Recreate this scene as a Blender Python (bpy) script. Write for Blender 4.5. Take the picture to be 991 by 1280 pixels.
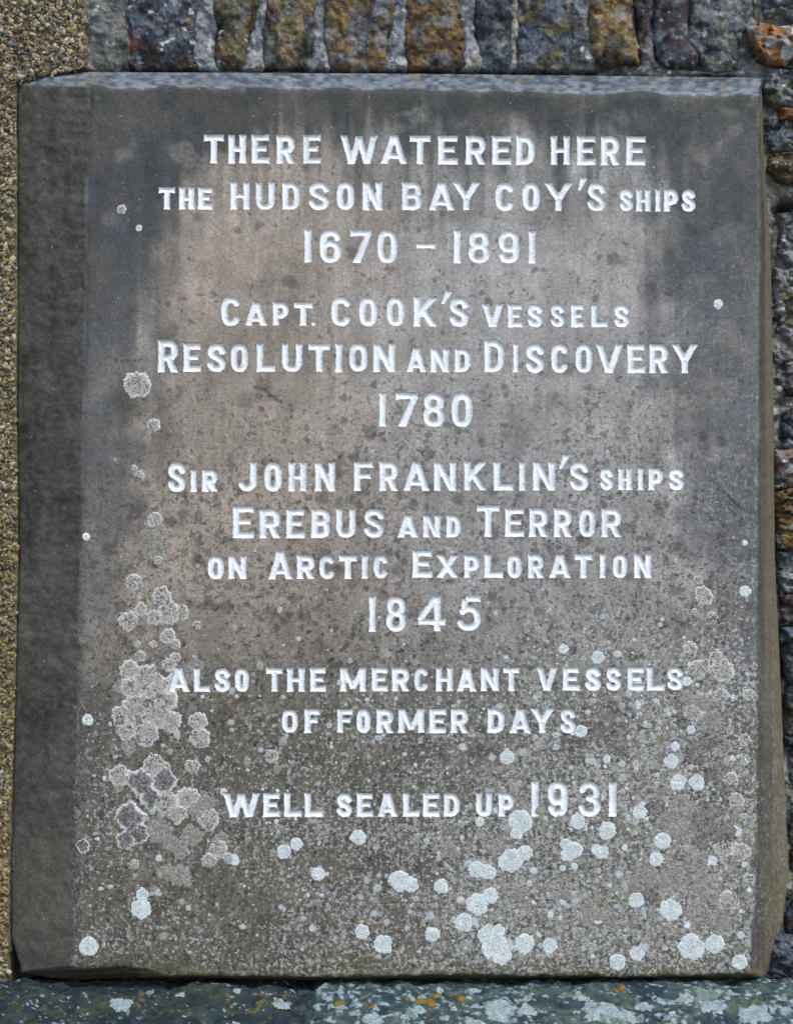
import bpy, math, random
import numpy as np
from mathutils import Vector
for o in list(bpy.data.objects): bpy.data.objects.remove(o)
S = bpy.context.scene
C = S.collection
# ---------------------------------------------------------------- camera
DIST = 3.0
cam = bpy.data.cameras.new('camera'); camo = bpy.data.objects.new('camera', cam); C.objects.link(camo)
camo.location = (0, -DIST, 0); camo.rotation_euler = (math.radians(90), 0, 0)
cam.sensor_fit = 'VERTICAL'; cam.sensor_height = 24; cam.lens = 24*DIST/1.28
cam.clip_start = 0.05; cam.clip_end = 500
S.camera = camo
# ---------------------------------------------------------------- sky, sun, exposure
ELEV, AZ = math.radians(52), math.radians(152)
W = bpy.data.worlds.new('World'); S.world = W; W.use_nodes = True
nt = W.node_tree; nt.nodes.clear()
sky = nt.nodes.new('ShaderNodeTexSky'); sky.sky_type = 'NISHITA'; sky.sun_disc = False
sky.sun_elevation = ELEV; sky.sun_rotation = AZ; sky.air_density = 1.0; sky.dust_density = 1.5; sky.ozone_density = 1.0
bg = nt.nodes.new('ShaderNodeBackground'); bg.inputs[1].default_value = 0.15
wo = nt.nodes.new('ShaderNodeOutputWorld')
nt.links.new(sky.outputs[0], bg.inputs[0]); nt.links.new(bg.outputs[0], wo.inputs[0])
sl = bpy.data.lights.new('sun', 'SUN'); sl.energy = 1.4; sl.angle = math.radians(14); sl.color = (1, .995, .985)
so = bpy.data.objects.new('sun', sl); C.objects.link(so)
so.rotation_euler = Vector((math.cos(ELEV)*math.sin(AZ), math.cos(ELEV)*math.cos(AZ), math.sin(ELEV))).to_track_quat('Z', 'Y').to_euler()
vs = S.view_settings; vs.view_transform = 'Standard'; vs.look = 'None'; vs.gamma = 1; vs.use_curve_mapping = False
vs.exposure = 0.56
S.render.engine = 'CYCLES'

# ---------------------------------------------------------------- helpers
def lin(c):
    c = np.asarray(c, float)/255.
    return np.where(c <= .04045, c/12.92, ((c+.055)/1.055)**2.4)
def hsh(ix, iy, s):
    h = (ix.astype(np.int64)*374761393 + iy.astype(np.int64)*668265263 + s*974634777) & 0xffffffff
    h = ((h ^ (h >> 13))*1274126177) & 0xffffffff
    h = ((h ^ (h >> 16))*2246822519) & 0xffffffff
    return ((h ^ (h >> 15)) & 0xffffff)/float(0xffffff)
def vnoise(x, y, s=0):
    x = np.asarray(x, float); y = np.asarray(y, float)
    ix = np.floor(x); iy = np.floor(y); fx = x-ix; fy = y-iy
    fx = fx*fx*fx*(fx*(fx*6-15)+10); fy = fy*fy*fy*(fy*(fy*6-15)+10)
    ix = ix.astype(np.int64); iy = iy.astype(np.int64)
    a = hsh(ix, iy, s); b = hsh(ix+1, iy, s); c = hsh(ix, iy+1, s); d = hsh(ix+1, iy+1, s)
    return (a+(b-a)*fx)*(1-fy)+(c+(d-c)*fx)*fy
def fbm(x, y, s=0, o=4, g=.5):
    v = 0.; a = 1.; t = 0.; cs, sn = math.cos(.6), math.sin(.6)
    for k in range(o):
        v = v+a*vnoise(x, y, s+k*17); t += a; a *= g
        x, y = (x*cs-y*sn)*2.03+11.3, (x*sn+y*cs)*2.03-7.1
    return v/t-.5                      # about -.5 .. .5
def ss(a, b, x):
    t = np.clip((x-a)/(b-a), 0, 1); return t*t*(3-2*t)
def mix(a, b, t):
    t = np.asarray(t)[..., None]; return a*(1-t)+b*t
def PX(px, d=0.): return (px-495.5)/1000*(DIST+d)/DIST      # photo pixel to metres at depth d behind the slab face
def PZ(py, d=0.): return (640-py)/1000*(DIST+d)/DIST

def mesh_obj(name, verts, faces, mat, parent=None, col=None, smooth=True, fattr=None):
    me = bpy.data.meshes.new(name)
    verts = np.asarray(verts, np.float32)
    if isinstance(faces, np.ndarray):
        n, k = faces.shape
        me.vertices.add(len(verts)); me.vertices.foreach_set('co', verts.ravel())
        me.loops.add(n*k); me.loops.foreach_set('vertex_index', faces.astype(np.int32).ravel())
        me.polygons.add(n); me.polygons.foreach_set('loop_start', np.arange(0, n*k, k, dtype=np.int32))
        me.update(calc_edges=True)
    else:
        me.from_pydata([tuple(v) for v in verts], [], faces)
    me.validate(verbose=False)
    if smooth: me.polygons.foreach_set('use_smooth', np.ones(len(me.polygons), bool))
    if mat: me.materials.append(mat)
    if col is not None: set_col(me, col)
    if fattr:
        for k, v in fattr.items():
            a = me.attributes.new(k, 'FLOAT', 'POINT'); a.data.foreach_set('value', np.asarray(v, np.float32).ravel())
    o = bpy.data.objects.new(name, me); C.objects.link(o)
    if parent: o.parent = parent
    return o
def set_col(me, col):
    a = me.color_attributes.new('Col', 'FLOAT_COLOR', 'POINT')
    c = np.ones((len(me.vertices), 4), np.float32); c[:, :3] = np.clip(col, 0, 1)[:, :3]
    a.data.foreach_set('color', c.ravel())
def thing(name, label, cat, loc=(0, 0, 0), group=None):
    o = bpy.data.objects.new(name, None); C.objects.link(o); o.empty_display_size = .05
    o.location = loc; o['label'] = label; o['category'] = cat
    if group: o['group'] = group
    return o
def at_parent(o, parent):              # children are built in world coordinates
    o.parent = parent; o.matrix_parent_inverse.identity(); o.location = -parent.location
    return o

def clip_grid(x0, x1, y0, y1, res, sdf, snap=True):
    """grid cells whose corners fall inside sdf<0, rim corners pulled on to the outline"""
    nx = int((x1-x0)/res)+3; ny = int((y1-y0)/res)+3
    xs = x0-res+np.arange(nx)*res; ys = y0-res+np.arange(ny)*res
    X, Y = np.meshgrid(xs, ys); F = sdf(X, Y)
    ins = F < 0
    cell = ins[:-1, :-1] | ins[1:, :-1] | ins[:-1, 1:] | ins[1:, 1:]
    for _ in range(4):                 # no cells that touch at one corner only
        a, b, c, d = cell[:-1, :-1], cell[:-1, 1:], cell[1:, :-1], cell[1:, 1:]
        bad1 = a & d & ~b & ~c; bad2 = b & c & ~a & ~d
        if not (bad1.any() or bad2.any()): break
        cell[:-1, 1:] |= bad1; cell[:-1, :-1] |= bad2
    e = res*.05
    if snap:
        for _ in range(2):
            gx = (sdf(X+e, Y)-sdf(X-e, Y))/(2*e); gy = (sdf(X, Y+e)-sdf(X, Y-e))/(2*e)
            g2 = np.maximum(gx*gx+gy*gy, .3)
            F2 = sdf(X, Y); m = ~ins
            X = np.where(m, X-np.clip(F2*gx/g2, -res*.9, res*.9), X)
            Y = np.where(m, Y-np.clip(F2*gy/g2, -res*.9, res*.9), Y)
    F = np.where(ins, np.minimum(F, 0), 0)
    used = np.zeros(X.shape, bool)
    used[:-1, :-1] |= cell; used[1:, :-1] |= cell; used[:-1, 1:] |= cell; used[1:, 1:] |= cell
    idx = -np.ones(X.shape, int); idx[used] = np.arange(used.sum())
    j, i = np.nonzero(cell)
    # photo y grows downwards: this order faces the camera (-Y)
    faces = np.stack([idx[j, i], idx[j+1, i], idx[j+1, i+1], idx[j, i+1]], 1)
    return X[used], Y[used], F[used], faces

# ---------------------------------------------------------------- materials
def nodes(name):
    m = bpy.data.materials.new(name); m.use_nodes = True
    t = m.node_tree; b = t.nodes['Principled BSDF']
    return m, t, b
def N(t, typ, **kw):
    n = t.nodes.new(typ)
    for k, v in kw.items():
        if k.startswith('i_'):
            key = k[2:]; key = int(key) if key.isdigit() else key.replace('_', ' ')
            n.inputs[key].default_value = v
        else: setattr(n, k, v)
    return n
def M(t, op, a, b=None, c=None):
    n = t.nodes.new('ShaderNodeMath'); n.operation = op
    for i, v in enumerate((a, b, c)):
        if v is None: continue
        if isinstance(v, (int, float)): n.inputs[i].default_value = v
        else: t.links.new(v, n.inputs[i])
    return n.outputs[0]
def noise(t, vec, scale, detail=3, rough=.55):
    n = N(t, 'ShaderNodeTexNoise', i_Scale=scale, i_Detail=detail, i_Roughness=rough); t.links.new(vec, n.inputs['Vector']); return n.outputs['Fac']
def voro(t, vec, scale, feature='F1'):
    n = N(t, 'ShaderNodeTexVoronoi', feature=feature, i_Scale=scale); t.links.new(vec, n.inputs['Vector']); return n
def mrange(t, v, a, b, c, d, smooth=False):
    n = t.nodes.new('ShaderNodeMapRange')
    if smooth: n.interpolation_type = 'SMOOTHSTEP'
    t.links.new(v, n.inputs[0])
    for i, x in enumerate((a, b, c, d)): n.inputs[i+1].default_value = x
    return n.outputs[0]
def cmix(t, fac, a, b, mode='MIX'):
    n = t.nodes.new('ShaderNodeMix'); n.data_type = 'RGBA'; n.blend_type = mode
    def put(s, v):
        if isinstance(v, (int, float)): s.default_value = v
        elif isinstance(v, (tuple, list, np.ndarray)): s.default_value = (*[float(q) for q in v][:3], 1)
        else: t.links.new(v, s)
    put(n.inputs[0], fac); put(n.inputs[6], a); put(n.inputs[7], b)
    return n.outputs[2]
def gray(t, v):
    n = t.nodes.new('ShaderNodeCombineColor')
    for i in range(3): t.links.new(v, n.inputs[i])
    return n.outputs[0]
def attr(t, name):
    return N(t, 'ShaderNodeAttribute', attribute_name=name)
def warped(t, vec, scale, amt):
    n = N(t, 'ShaderNodeTexNoise', i_Scale=scale, i_Detail=2.0); t.links.new(vec, n.inputs['Vector'])
    s = N(t, 'ShaderNodeVectorMath', operation='SUBTRACT'); t.links.new(n.outputs['Color'], s.inputs[0]); s.inputs[1].default_value = (.5, .5, .5)
    k = N(t, 'ShaderNodeVectorMath', operation='SCALE'); t.links.new(s.outputs[0], k.inputs[0]); k.inputs[3].default_value = amt
    a = N(t, 'ShaderNodeVectorMath', operation='ADD'); t.links.new(vec, a.inputs[0]); t.links.new(k.outputs[0], a.inputs[1])
    return a.outputs[0]
def bump(t, b, h, strength, dist):
    n = N(t, 'ShaderNodeBump', i_Strength=strength, i_Distance=dist); t.links.new(h, n.inputs['Height']); t.links.new(n.outputs[0], b.inputs['Normal'])

def slab_material():
    m, t, b = nodes('weathered_sandstone')
    v = N(t, 'ShaderNodeTexCoord').outputs['Object']
    base = attr(t, 'Col').outputs['Color']
    spots = attr(t, 'spots').outputs['Fac']; pale = attr(t, 'pale').outputs['Fac']
    g1 = noise(t, v, 640, 3, .75); g2 = noise(t, v, 210, 4, .65); g3 = noise(t, v, 48, 5, .65)
    f = M(t, 'MULTIPLY', mrange(t, g1, .3, .7, .58, 1.42), mrange(t, g2, .3, .7, .74, 1.26))
    f = M(t, 'MULTIPLY', f, mrange(t, g3, .3, .7, .82, 1.18))
    c = cmix(t, 1., base, gray(t, f), 'MULTIPLY')
    # blotches of dark dried lichen, soft edged
    w = warped(t, v, 110, .012)
    for sc, th in ((52, .42), (105, .46), (190, .5)):
        vo = voro(t, w, sc)
        sep = N(t, 'ShaderNodeSeparateColor'); t.links.new(vo.outputs['Color'], sep.inputs[0])
        pick = M(t, 'LESS_THAN', sep.outputs[0], M(t, 'MULTIPLY', spots, .5))
        rad = M(t, 'MULTIPLY', M(t, 'ADD', sep.outputs[1], .4), th)
        e = M(t, 'SUBTRACT', rad, vo.outputs['Distance'])
        k = M(t, 'MULTIPLY', mrange(t, e, -.06, .26, 0, 1, True), pick)
        k = M(t, 'MULTIPLY', k, mrange(t, g1, .3, .6, .3, .8))
        c = cmix(t, M(t, 'MULTIPLY', k, .85), c, lin((70, 67, 60)))
    # crumbly mosaic of pale and dark crust where the lichen is thick
    for sc, lo, tone, amt in ((95, .525, (158, 155, 148), .6), (190, .545, (182, 184, 180), .75), (400, .60, (192, 194, 190), .5)):
        n = noise(t, v, sc, 4, .72)
        k = mrange(t, M(t, 'ADD', n, M(t, 'MULTIPLY', pale, .07)), lo+.04, lo+.075, 0, 1, True)
        k = M(t, 'MULTIPLY', k, mrange(t, pale, .02, .55, 0, amt))
        c = cmix(t, M(t, 'MULTIPLY', k, mrange(t, g1, .3, .6, .5, 1.)), c, lin(tone))
    n = noise(t, w, 170, 4, .7)
    k2 = M(t, 'MULTIPLY', mrange(t, n, .43, .36, 0, 1, True), mrange(t, M(t, 'ADD', spots, pale), .2, 1.2, .05, .8))
    c = cmix(t, k2, c, lin((50, 48, 43)))
    # sparse white grains
    vo = voro(t, warped(t, v, 500, .003), 380); sep = N(t, 'ShaderNodeSeparateColor'); t.links.new(vo.outputs['Color'], sep.inputs[0])
    k = M(t, 'MULTIPLY', M(t, 'LESS_THAN', sep.outputs[0], .014), M(t, 'LESS_THAN', vo.outputs['Distance'], M(t, 'MULTIPLY', sep.outputs[1], .35)))
    c = cmix(t, M(t, 'MULTIPLY', k, .75), c, lin((190, 190, 188)))
    t.links.new(c, b.inputs['Base Color']); b.inputs['Roughness'].default_value = .85; b.inputs['Specular IOR Level'].default_value = .3
    h = M(t, 'ADD', M(t, 'MULTIPLY', g1, .5), M(t, 'MULTIPLY', g2, .9))
    h = M(t, 'SUBTRACT', h, M(t, 'MULTIPLY', k2, .8))
    bump(t, b, h, .8, .0015)
    return m
def rock_material(name, grain=1., rough=.8, scale=1., dist=.004, spec=.3):
    m, t, b = nodes(name)
    v = N(t, 'ShaderNodeTexCoord').outputs['Object']
    base = attr(t, 'Col').outputs['Color']
    g1 = noise(t, v, 420*scale, 3, .7); g2 = noise(t, v, 120*scale, 5, .65); g3 = noise(t, v, 30*scale, 4, .6)
    f = M(t, 'MULTIPLY', mrange(t, g1, .25, .75, 1-.38*grain, 1+.42*grain), mrange(t, g2, .25, .75, 1-.34*grain, 1+.4*grain))
    c = cmix(t, 1., base, gray(t, f), 'MULTIPLY')
    vo = voro(t, v, 300*scale); sep = N(t, 'ShaderNodeSeparateColor'); t.links.new(vo.outputs['Color'], sep.inputs[0])
    k = M(t, 'MULTIPLY', M(t, 'LESS_THAN', sep.outputs[0], .03), M(t, 'LESS_THAN', vo.outputs['Distance'], .35))
    c = cmix(t, M(t, 'MULTIPLY', k, .45), c, lin((180, 182, 180)))
    t.links.new(c, b.inputs['Base Color']); b.inputs['Roughness'].default_value = rough; b.inputs['Specular IOR Level'].default_value = spec
    h = M(t, 'ADD', M(t, 'MULTIPLY', g1, .35), M(t, 'ADD', M(t, 'MULTIPLY', g2, 1.), M(t, 'MULTIPLY', g3, 1.2)))
    bump(t, b, h, .9, dist)
    return m
def paint_material():
    m, t, b = nodes('white_masonry_paint')
    v = N(t, 'ShaderNodeTexCoord').outputs['Object']
    g1 = noise(t, v, 380, 3, .6); g2 = noise(t, v, 60, 3, .6)
    edge = attr(t, 'edge').outputs['Fac']
    c = cmix(t, mrange(t, g2, .3, .7, 0, 1), lin((222, 226, 228)), lin((236, 239, 241)))
    c = cmix(t, M(t, 'MULTIPLY', mrange(t, g1, .54, .72, 0, 1), .28), c, lin((165, 165, 160)))
    # worn away to the stone in a few crumbs along the arris
    wear = M(t, 'GREATER_THAN', M(t, 'ADD', g1, M(t, 'MULTIPLY', edge, .12)), .73)
    g3 = noise(t, v, 22, 4, .7)
    c = cmix(t, mrange(t, g3, .5, .68, 0, .35), c, lin((170, 170, 164)))
    c = cmix(t, wear, c, lin((120, 114, 105)))
    t.links.new(c, b.inputs['Base Color']); b.inputs['Roughness'].default_value = .6; b.inputs['Specular IOR Level'].default_value = .35
    bump(t, b, M(t, 'ADD', g1, g2), .55, .0012)
    return m
def crust_material():
    m, t, b = nodes('crustose_lichen')
    v = N(t, 'ShaderNodeTexCoord').outputs['Object']
    base = attr(t, 'Col').outputs['Color']; dots = attr(t, 'dots').outputs['Fac']
    g1 = noise(t, v, 480, 3, .7); g2 = noise(t, v, 170, 3, .6)
    f = M(t, 'MULTIPLY', mrange(t, g1, .25, .75, .72, 1.3), mrange(t, g2, .25, .75, .85, 1.15))
    c = cmix(t, 1., base, gray(t, f), 'MULTIPLY')
    k = mrange(t, M(t, 'ADD', noise(t, v, 560, 3, .7), M(t, 'MULTIPLY', dots, .2)), .59, .63, 0, .85)
    c = cmix(t, k, c, lin((60, 60, 62)))
    t.links.new(c, b.inputs['Base Color']); b.inputs['Roughness'].default_value = .95; b.inputs['Specular IOR Level'].default_value = .1
    bump(t, b, M(t, 'ADD', g1, g2), .8, .0015)
    return m
def plain_attr_material(name, rough=.9, lo=.7, hi=1.3):
    m, t, b = nodes(name)
    v = N(t, 'ShaderNodeTexCoord').outputs['Object']
    g1 = noise(t, v, 400, 3, .7)
    c = cmix(t, 1., attr(t, 'Col').outputs['Color'], gray(t, mrange(t, g1, .25, .75, lo, hi)), 'MULTIPLY')
    t.links.new(c, b.inputs['Base Color']); b.inputs['Roughness'].default_value = rough; b.inputs['Specular IOR Level'].default_value = .25
    bump(t, b, g1, .5, .001)
    return m
MAT_SLAB = slab_material(); MAT_PAINT = paint_material(); MAT_CRUST = crust_material()
MAT_ROCK = rock_material('rubble_stone', 1.1, .95, 1., .0026, .1); MAT_MORTAR = rock_material('lime_mortar', 1., .95, 1.2, .004, .15)
MAT_LEDGE = rock_material('damp_ledge_stone', 1.2, .75, .8, .003, .3)
MAT_CHIP = plain_attr_material('pebbledash_chips', .85, .75, 1.25)
MAT_SPECK = plain_attr_material('lichen_specks', .95, .7, 1.25)

# ---------------------------------------------------------------- ground
gm, gt_, gb = nodes('grey_gravelly_ground')
gv = N(gt_, 'ShaderNodeTexCoord').outputs['Object']
gc = cmix(gt_, mrange(gt_, noise(gt_, gv, 9, 6, .6), .3, .7, 0, 1), lin((96, 92, 84)), lin((128, 124, 116)))
gt_.links.new(gc, gb.inputs['Base Color']); gb.inputs['Roughness'].default_value = .9
g = mesh_obj('ground', [(-60, -60, -1.05), (60, -60, -1.05), (60, 60, -1.05), (-60, 60, -1.05)], [(0, 1, 2, 3)], gm, smooth=False)
g['kind'] = 'structure'

# ---------------------------------------------------------------- glyphs (hand-cut sans, strokes inside a w x h box, y up)
def sup(cx, cy, rx, ry, a0=0, a1=360, n=28, e=2.5):
    out = []
    for i in range(n+1):
        a = math.radians(a0+(a1-a0)*i/n); c, s = math.cos(a), math.sin(a)
        out.append((cx+rx*math.copysign(abs(c)**(2/e), c), cy+ry*math.copysign(abs(s)**(2/e), s)))
    return out
def cat(pts, n=6):
    P = [pts[0]]+list(pts)+[pts[-1]]; out = []
    for i in range(1, len(P)-2):
        p0, p1, p2, p3 = P[i-1:i+3]
        for k in range(n):
            t = k/n
            out.append(tuple(.5*((2*p1[j])+(-p0[j]+p2[j])*t+(2*p0[j]-5*p1[j]+4*p2[j]-p3[j])*t*t+(-p0[j]+3*p1[j]-3*p2[j]+p3[j])*t**3) for j in (0, 1)))
    out.append(pts[-1]); return out
def glyph(ch, w, h, r):
    L, R, B, T = r, w-r, r, h-r; mx, my = w/2, h/2
    sg, pl = [], []
    def s(x0, y0, x1, y1, ra=1., rb=1., fl=1.): sg.append((x0, y0, x1, y1, r*ra, r*rb, fl))
    def u(pts): return [(L+(R-L)*a, B+(T-B)*b) for a, b in pts]
    q = min(w, h)*.30
    def bowl(y0, y1, xr, k=.5):
        rr = (y1-y0)/2
        xs = xr-min(rr, (xr-L)*.62)
        return [(L, y1), (xs, y1)]+sup(xs, (y0+y1)/2, xr-xs, rr, 90, -90, 14, 2.5)+[(xs, y0), (L, y0)]
    if ch == 'A':
        s(L*.95, -1, mx, h+1.); s(w-L*.95, -1, mx, h+1.); s(w*.26, h*.27, w*.74, h*.27, .85, .85, 0)
    elif ch == 'B': s(L, 0, L, h); pl.append(bowl(h*.53, T, R-.6)); pl.append(bowl(B, h*.53, R))
    elif ch == 'C': pl.append(sup(mx, my, mx-r, my-r, 38, 322, 26, 2.7))
    elif ch == 'D': s(L, 0, L, h, fl=.3); pl.append([(L, T), (w*.42, T)]+sup(w*.42, T-h*.3, R-w*.42, h*.3, 90, 0, 8, 2.3)+sup(w*.42, B+h*.3, R-w*.42, h*.3, 0, -90, 8, 2.3)+[(w*.42, B), (L, B)])
    elif ch in 'EF':
        s(L, 0, L, h); s(L, T, w, T+.2, .85, .95); s(L, my+.5, w*.86, my+.5, .75, .85)
        if ch == 'E': s(L, B, w+.4, B, .95, 1.05)
    elif ch == 'H': s(L, 0, L, h); s(R, 0, R, h); s(L, my, R, my, .8, .8, 0)
    elif ch in 'I1': s(mx, 0, mx, h, 1, 1, 1.3)
    elif ch == 'J': s(R, h, R, h*.35); pl.append(cat([(R, h*.4), (R, h*.27), (R-w*.12, B+h*.05), (mx-.5, B), (L+w*.12, B+h*.035), (L+.3, h*.24)]))
    elif ch == 'K': s(L, 0, L, h); s(L, h*.36, R-.2, h+1); s(w*.38, h*.56, R, -1)
    elif ch == 'L': s(L, 0, L, h); s(L, B, w+.3, B, .95, 1.1)
    elif ch == 'M': s(L, 0, L, h); s(R, 0, R, h); s(L, h+.5, mx, h*.14, 1, .8, 0); s(R, h+.5, mx, h*.14, 1, .8, 0)
    elif ch == 'N': s(L, 0, L, h); s(R, 0, R, h); s(L, h, R, 0, .95, .95, 0)
    elif ch in 'O0': pl.append(sup(mx, my, mx-r, my-r, 0, 360, 32, 2.7))
    elif ch == 'P': s(L, 0, L, h); pl.append(bowl(h*.42, T, R))
    elif ch == 'R': s(L, 0, L, h); pl.append(bowl(h*.46, T, R-.4)); s(w*.50, h*.48, R+.1, -1)
    elif ch == 'S': pl.append(cat(u([(.98, .80), (.82, .955), (.5, 1), (.16, .94), (.03, .77), (.14, .62), (.5, .5), (.87, .37), (.98, .22), (.84, .05), (.5, 0), (.16, .05), (0, .2)])))
    elif ch == 'T': s(0, T, w, T, .95, .95); s(mx, 0, mx, T)
    elif ch == 'U': s(L, h, L, h*.4); s(R, h, R, h*.4); pl.append([(L, h*.5)]+sup(mx, B+h*.26, mx-r, h*.26, 180, 360, 16, 2.5)+[(R, h*.5)])
    elif ch == 'V': s(L*.95, h+1, mx, -1); s(w-L*.95, h+1, mx, -1)
    elif ch == 'W':
        s(L*.9, h+1, w*.29, -1); s(w*.29, -1, mx, h*.95); s(w-L*.9, h+1, w*.71, -1); s(w*.71, -1, mx, h*.95)
    elif ch == 'X': s(L*.95, h+1, w-L*.9, -1); s(w-L*.95, h+1, L*.9, -1)
    elif ch == 'Y': s(L*.9, h+1, mx, h*.42); s(w-L*.9, h+1, mx, h*.42); s(mx, 0, mx, h*.47, 1, 1, .5)
    elif ch == '3': pl.append(cat(u([(.03, .82), (.2, .97), (.52, 1), (.84, .92), (.93, .76), (.82, .6), (.45, .53), (.84, .45), (1, .26), (.85, .05), (.5, 0), (.15, .05), (0, .2)])))
    elif ch == '4': s(w*.70, 0, w*.70, h); s(w*.66, h-.6, L*.7, h*.29, .9, .9, 0); s(L*.4, h*.27, w, h*.27, .9, 1.)
    elif ch == '5': s(w*.36, T+.5, w*.98, T+1.5, .9, 1.2); s(w*.36, T, w*.27, h*.58, .9, .9, 0); pl.append(cat(u([(.14, .56), (.45, .66), (.82, .57), (.98, .31), (.82, .07), (.45, 0), (.14, .05), (0, .17)])))
    elif ch == '6': pl.append(sup(mx, B+(T-B)*.30, mx-r, (T-B)*.30, 0, 360, 26, 2.4)); pl.append(cat(u([(0, .3), (0, .68), (.12, .92), (.5, 1), (.84, .96), (.97, .82)])))
    elif ch == '9': pl.append(sup(mx, T-(T-B)*.30, mx-r, (T-B)*.30, 0, 360, 26, 2.4)); pl.append(cat(u([(1, .7), (1, .32), (.88, .08), (.5, 0), (.16, .04), (.03, .18)])))
    elif ch == '7': s(0, T, w, T, 1, .9); s(w-L*.8, T, w*.27, -1, .8, 1.15)
    elif ch == '8': pl.append(sup(mx, B+(T-B)*.765, (mx-r)*.90, (T-B)*.235, 0, 360, 24, 2.2)); pl.append(sup(mx, B+(T-B)*.265, mx-r, (T-B)*.265, 0, 360, 24, 2.3))
    elif ch == '-': s(0, my, w, my, .85, .95)
    elif ch == "'": s(w-r*.9, h+.5, r*.5, -.5, 1.15, .5, 0)
    elif ch == '.': pl.append([(mx, my), (mx+.1, my)])
    def sdf(X, Y):
        F = np.full(X.shape, 1e3)
        for (x0, y0, x1, y1, ra, rb, fl) in sg:
            dx, dy = x1-x0, y1-y0; ln = math.hypot(dx, dy); ux, uy = dx/ln, dy/ln
            a = (X-x0)*ux+(Y-y0)*uy; b = -(X-x0)*uy+(Y-y0)*ux
            t = a/ln
            rad = ra+(rb-ra)*np.clip(t, 0, 1)+fl*.55*np.clip((np.abs(t-.5)-.22)/.28, 0, 1.2)**2
            qx = np.abs(a-ln/2)-ln/2; qy = np.abs(b)-rad
            d = np.minimum(np.maximum(qx+.7, qy+.7), 0)+np.hypot(np.maximum(qx+.7, 0), np.maximum(qy+.7, 0))-.7
            F = np.minimum(F, d)
        for p in pl:
            p = np.array(p)
            for (x0, y0), (x1, y1) in zip(p[:-1], p[1:]):
                dx, dy = x1-x0, y1-y0; l2 = dx*dx+dy*dy+1e-9
                t = np.clip(((X-x0)*dx+(Y-y0)*dy)/l2, 0, 1)
                F = np.minimum(F, np.hypot(X-x0-t*dx, Y-y0-t*dy)-r)
        F = np.maximum(F, np.maximum(-Y, Y-h))
        return F
    return sdf
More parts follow.
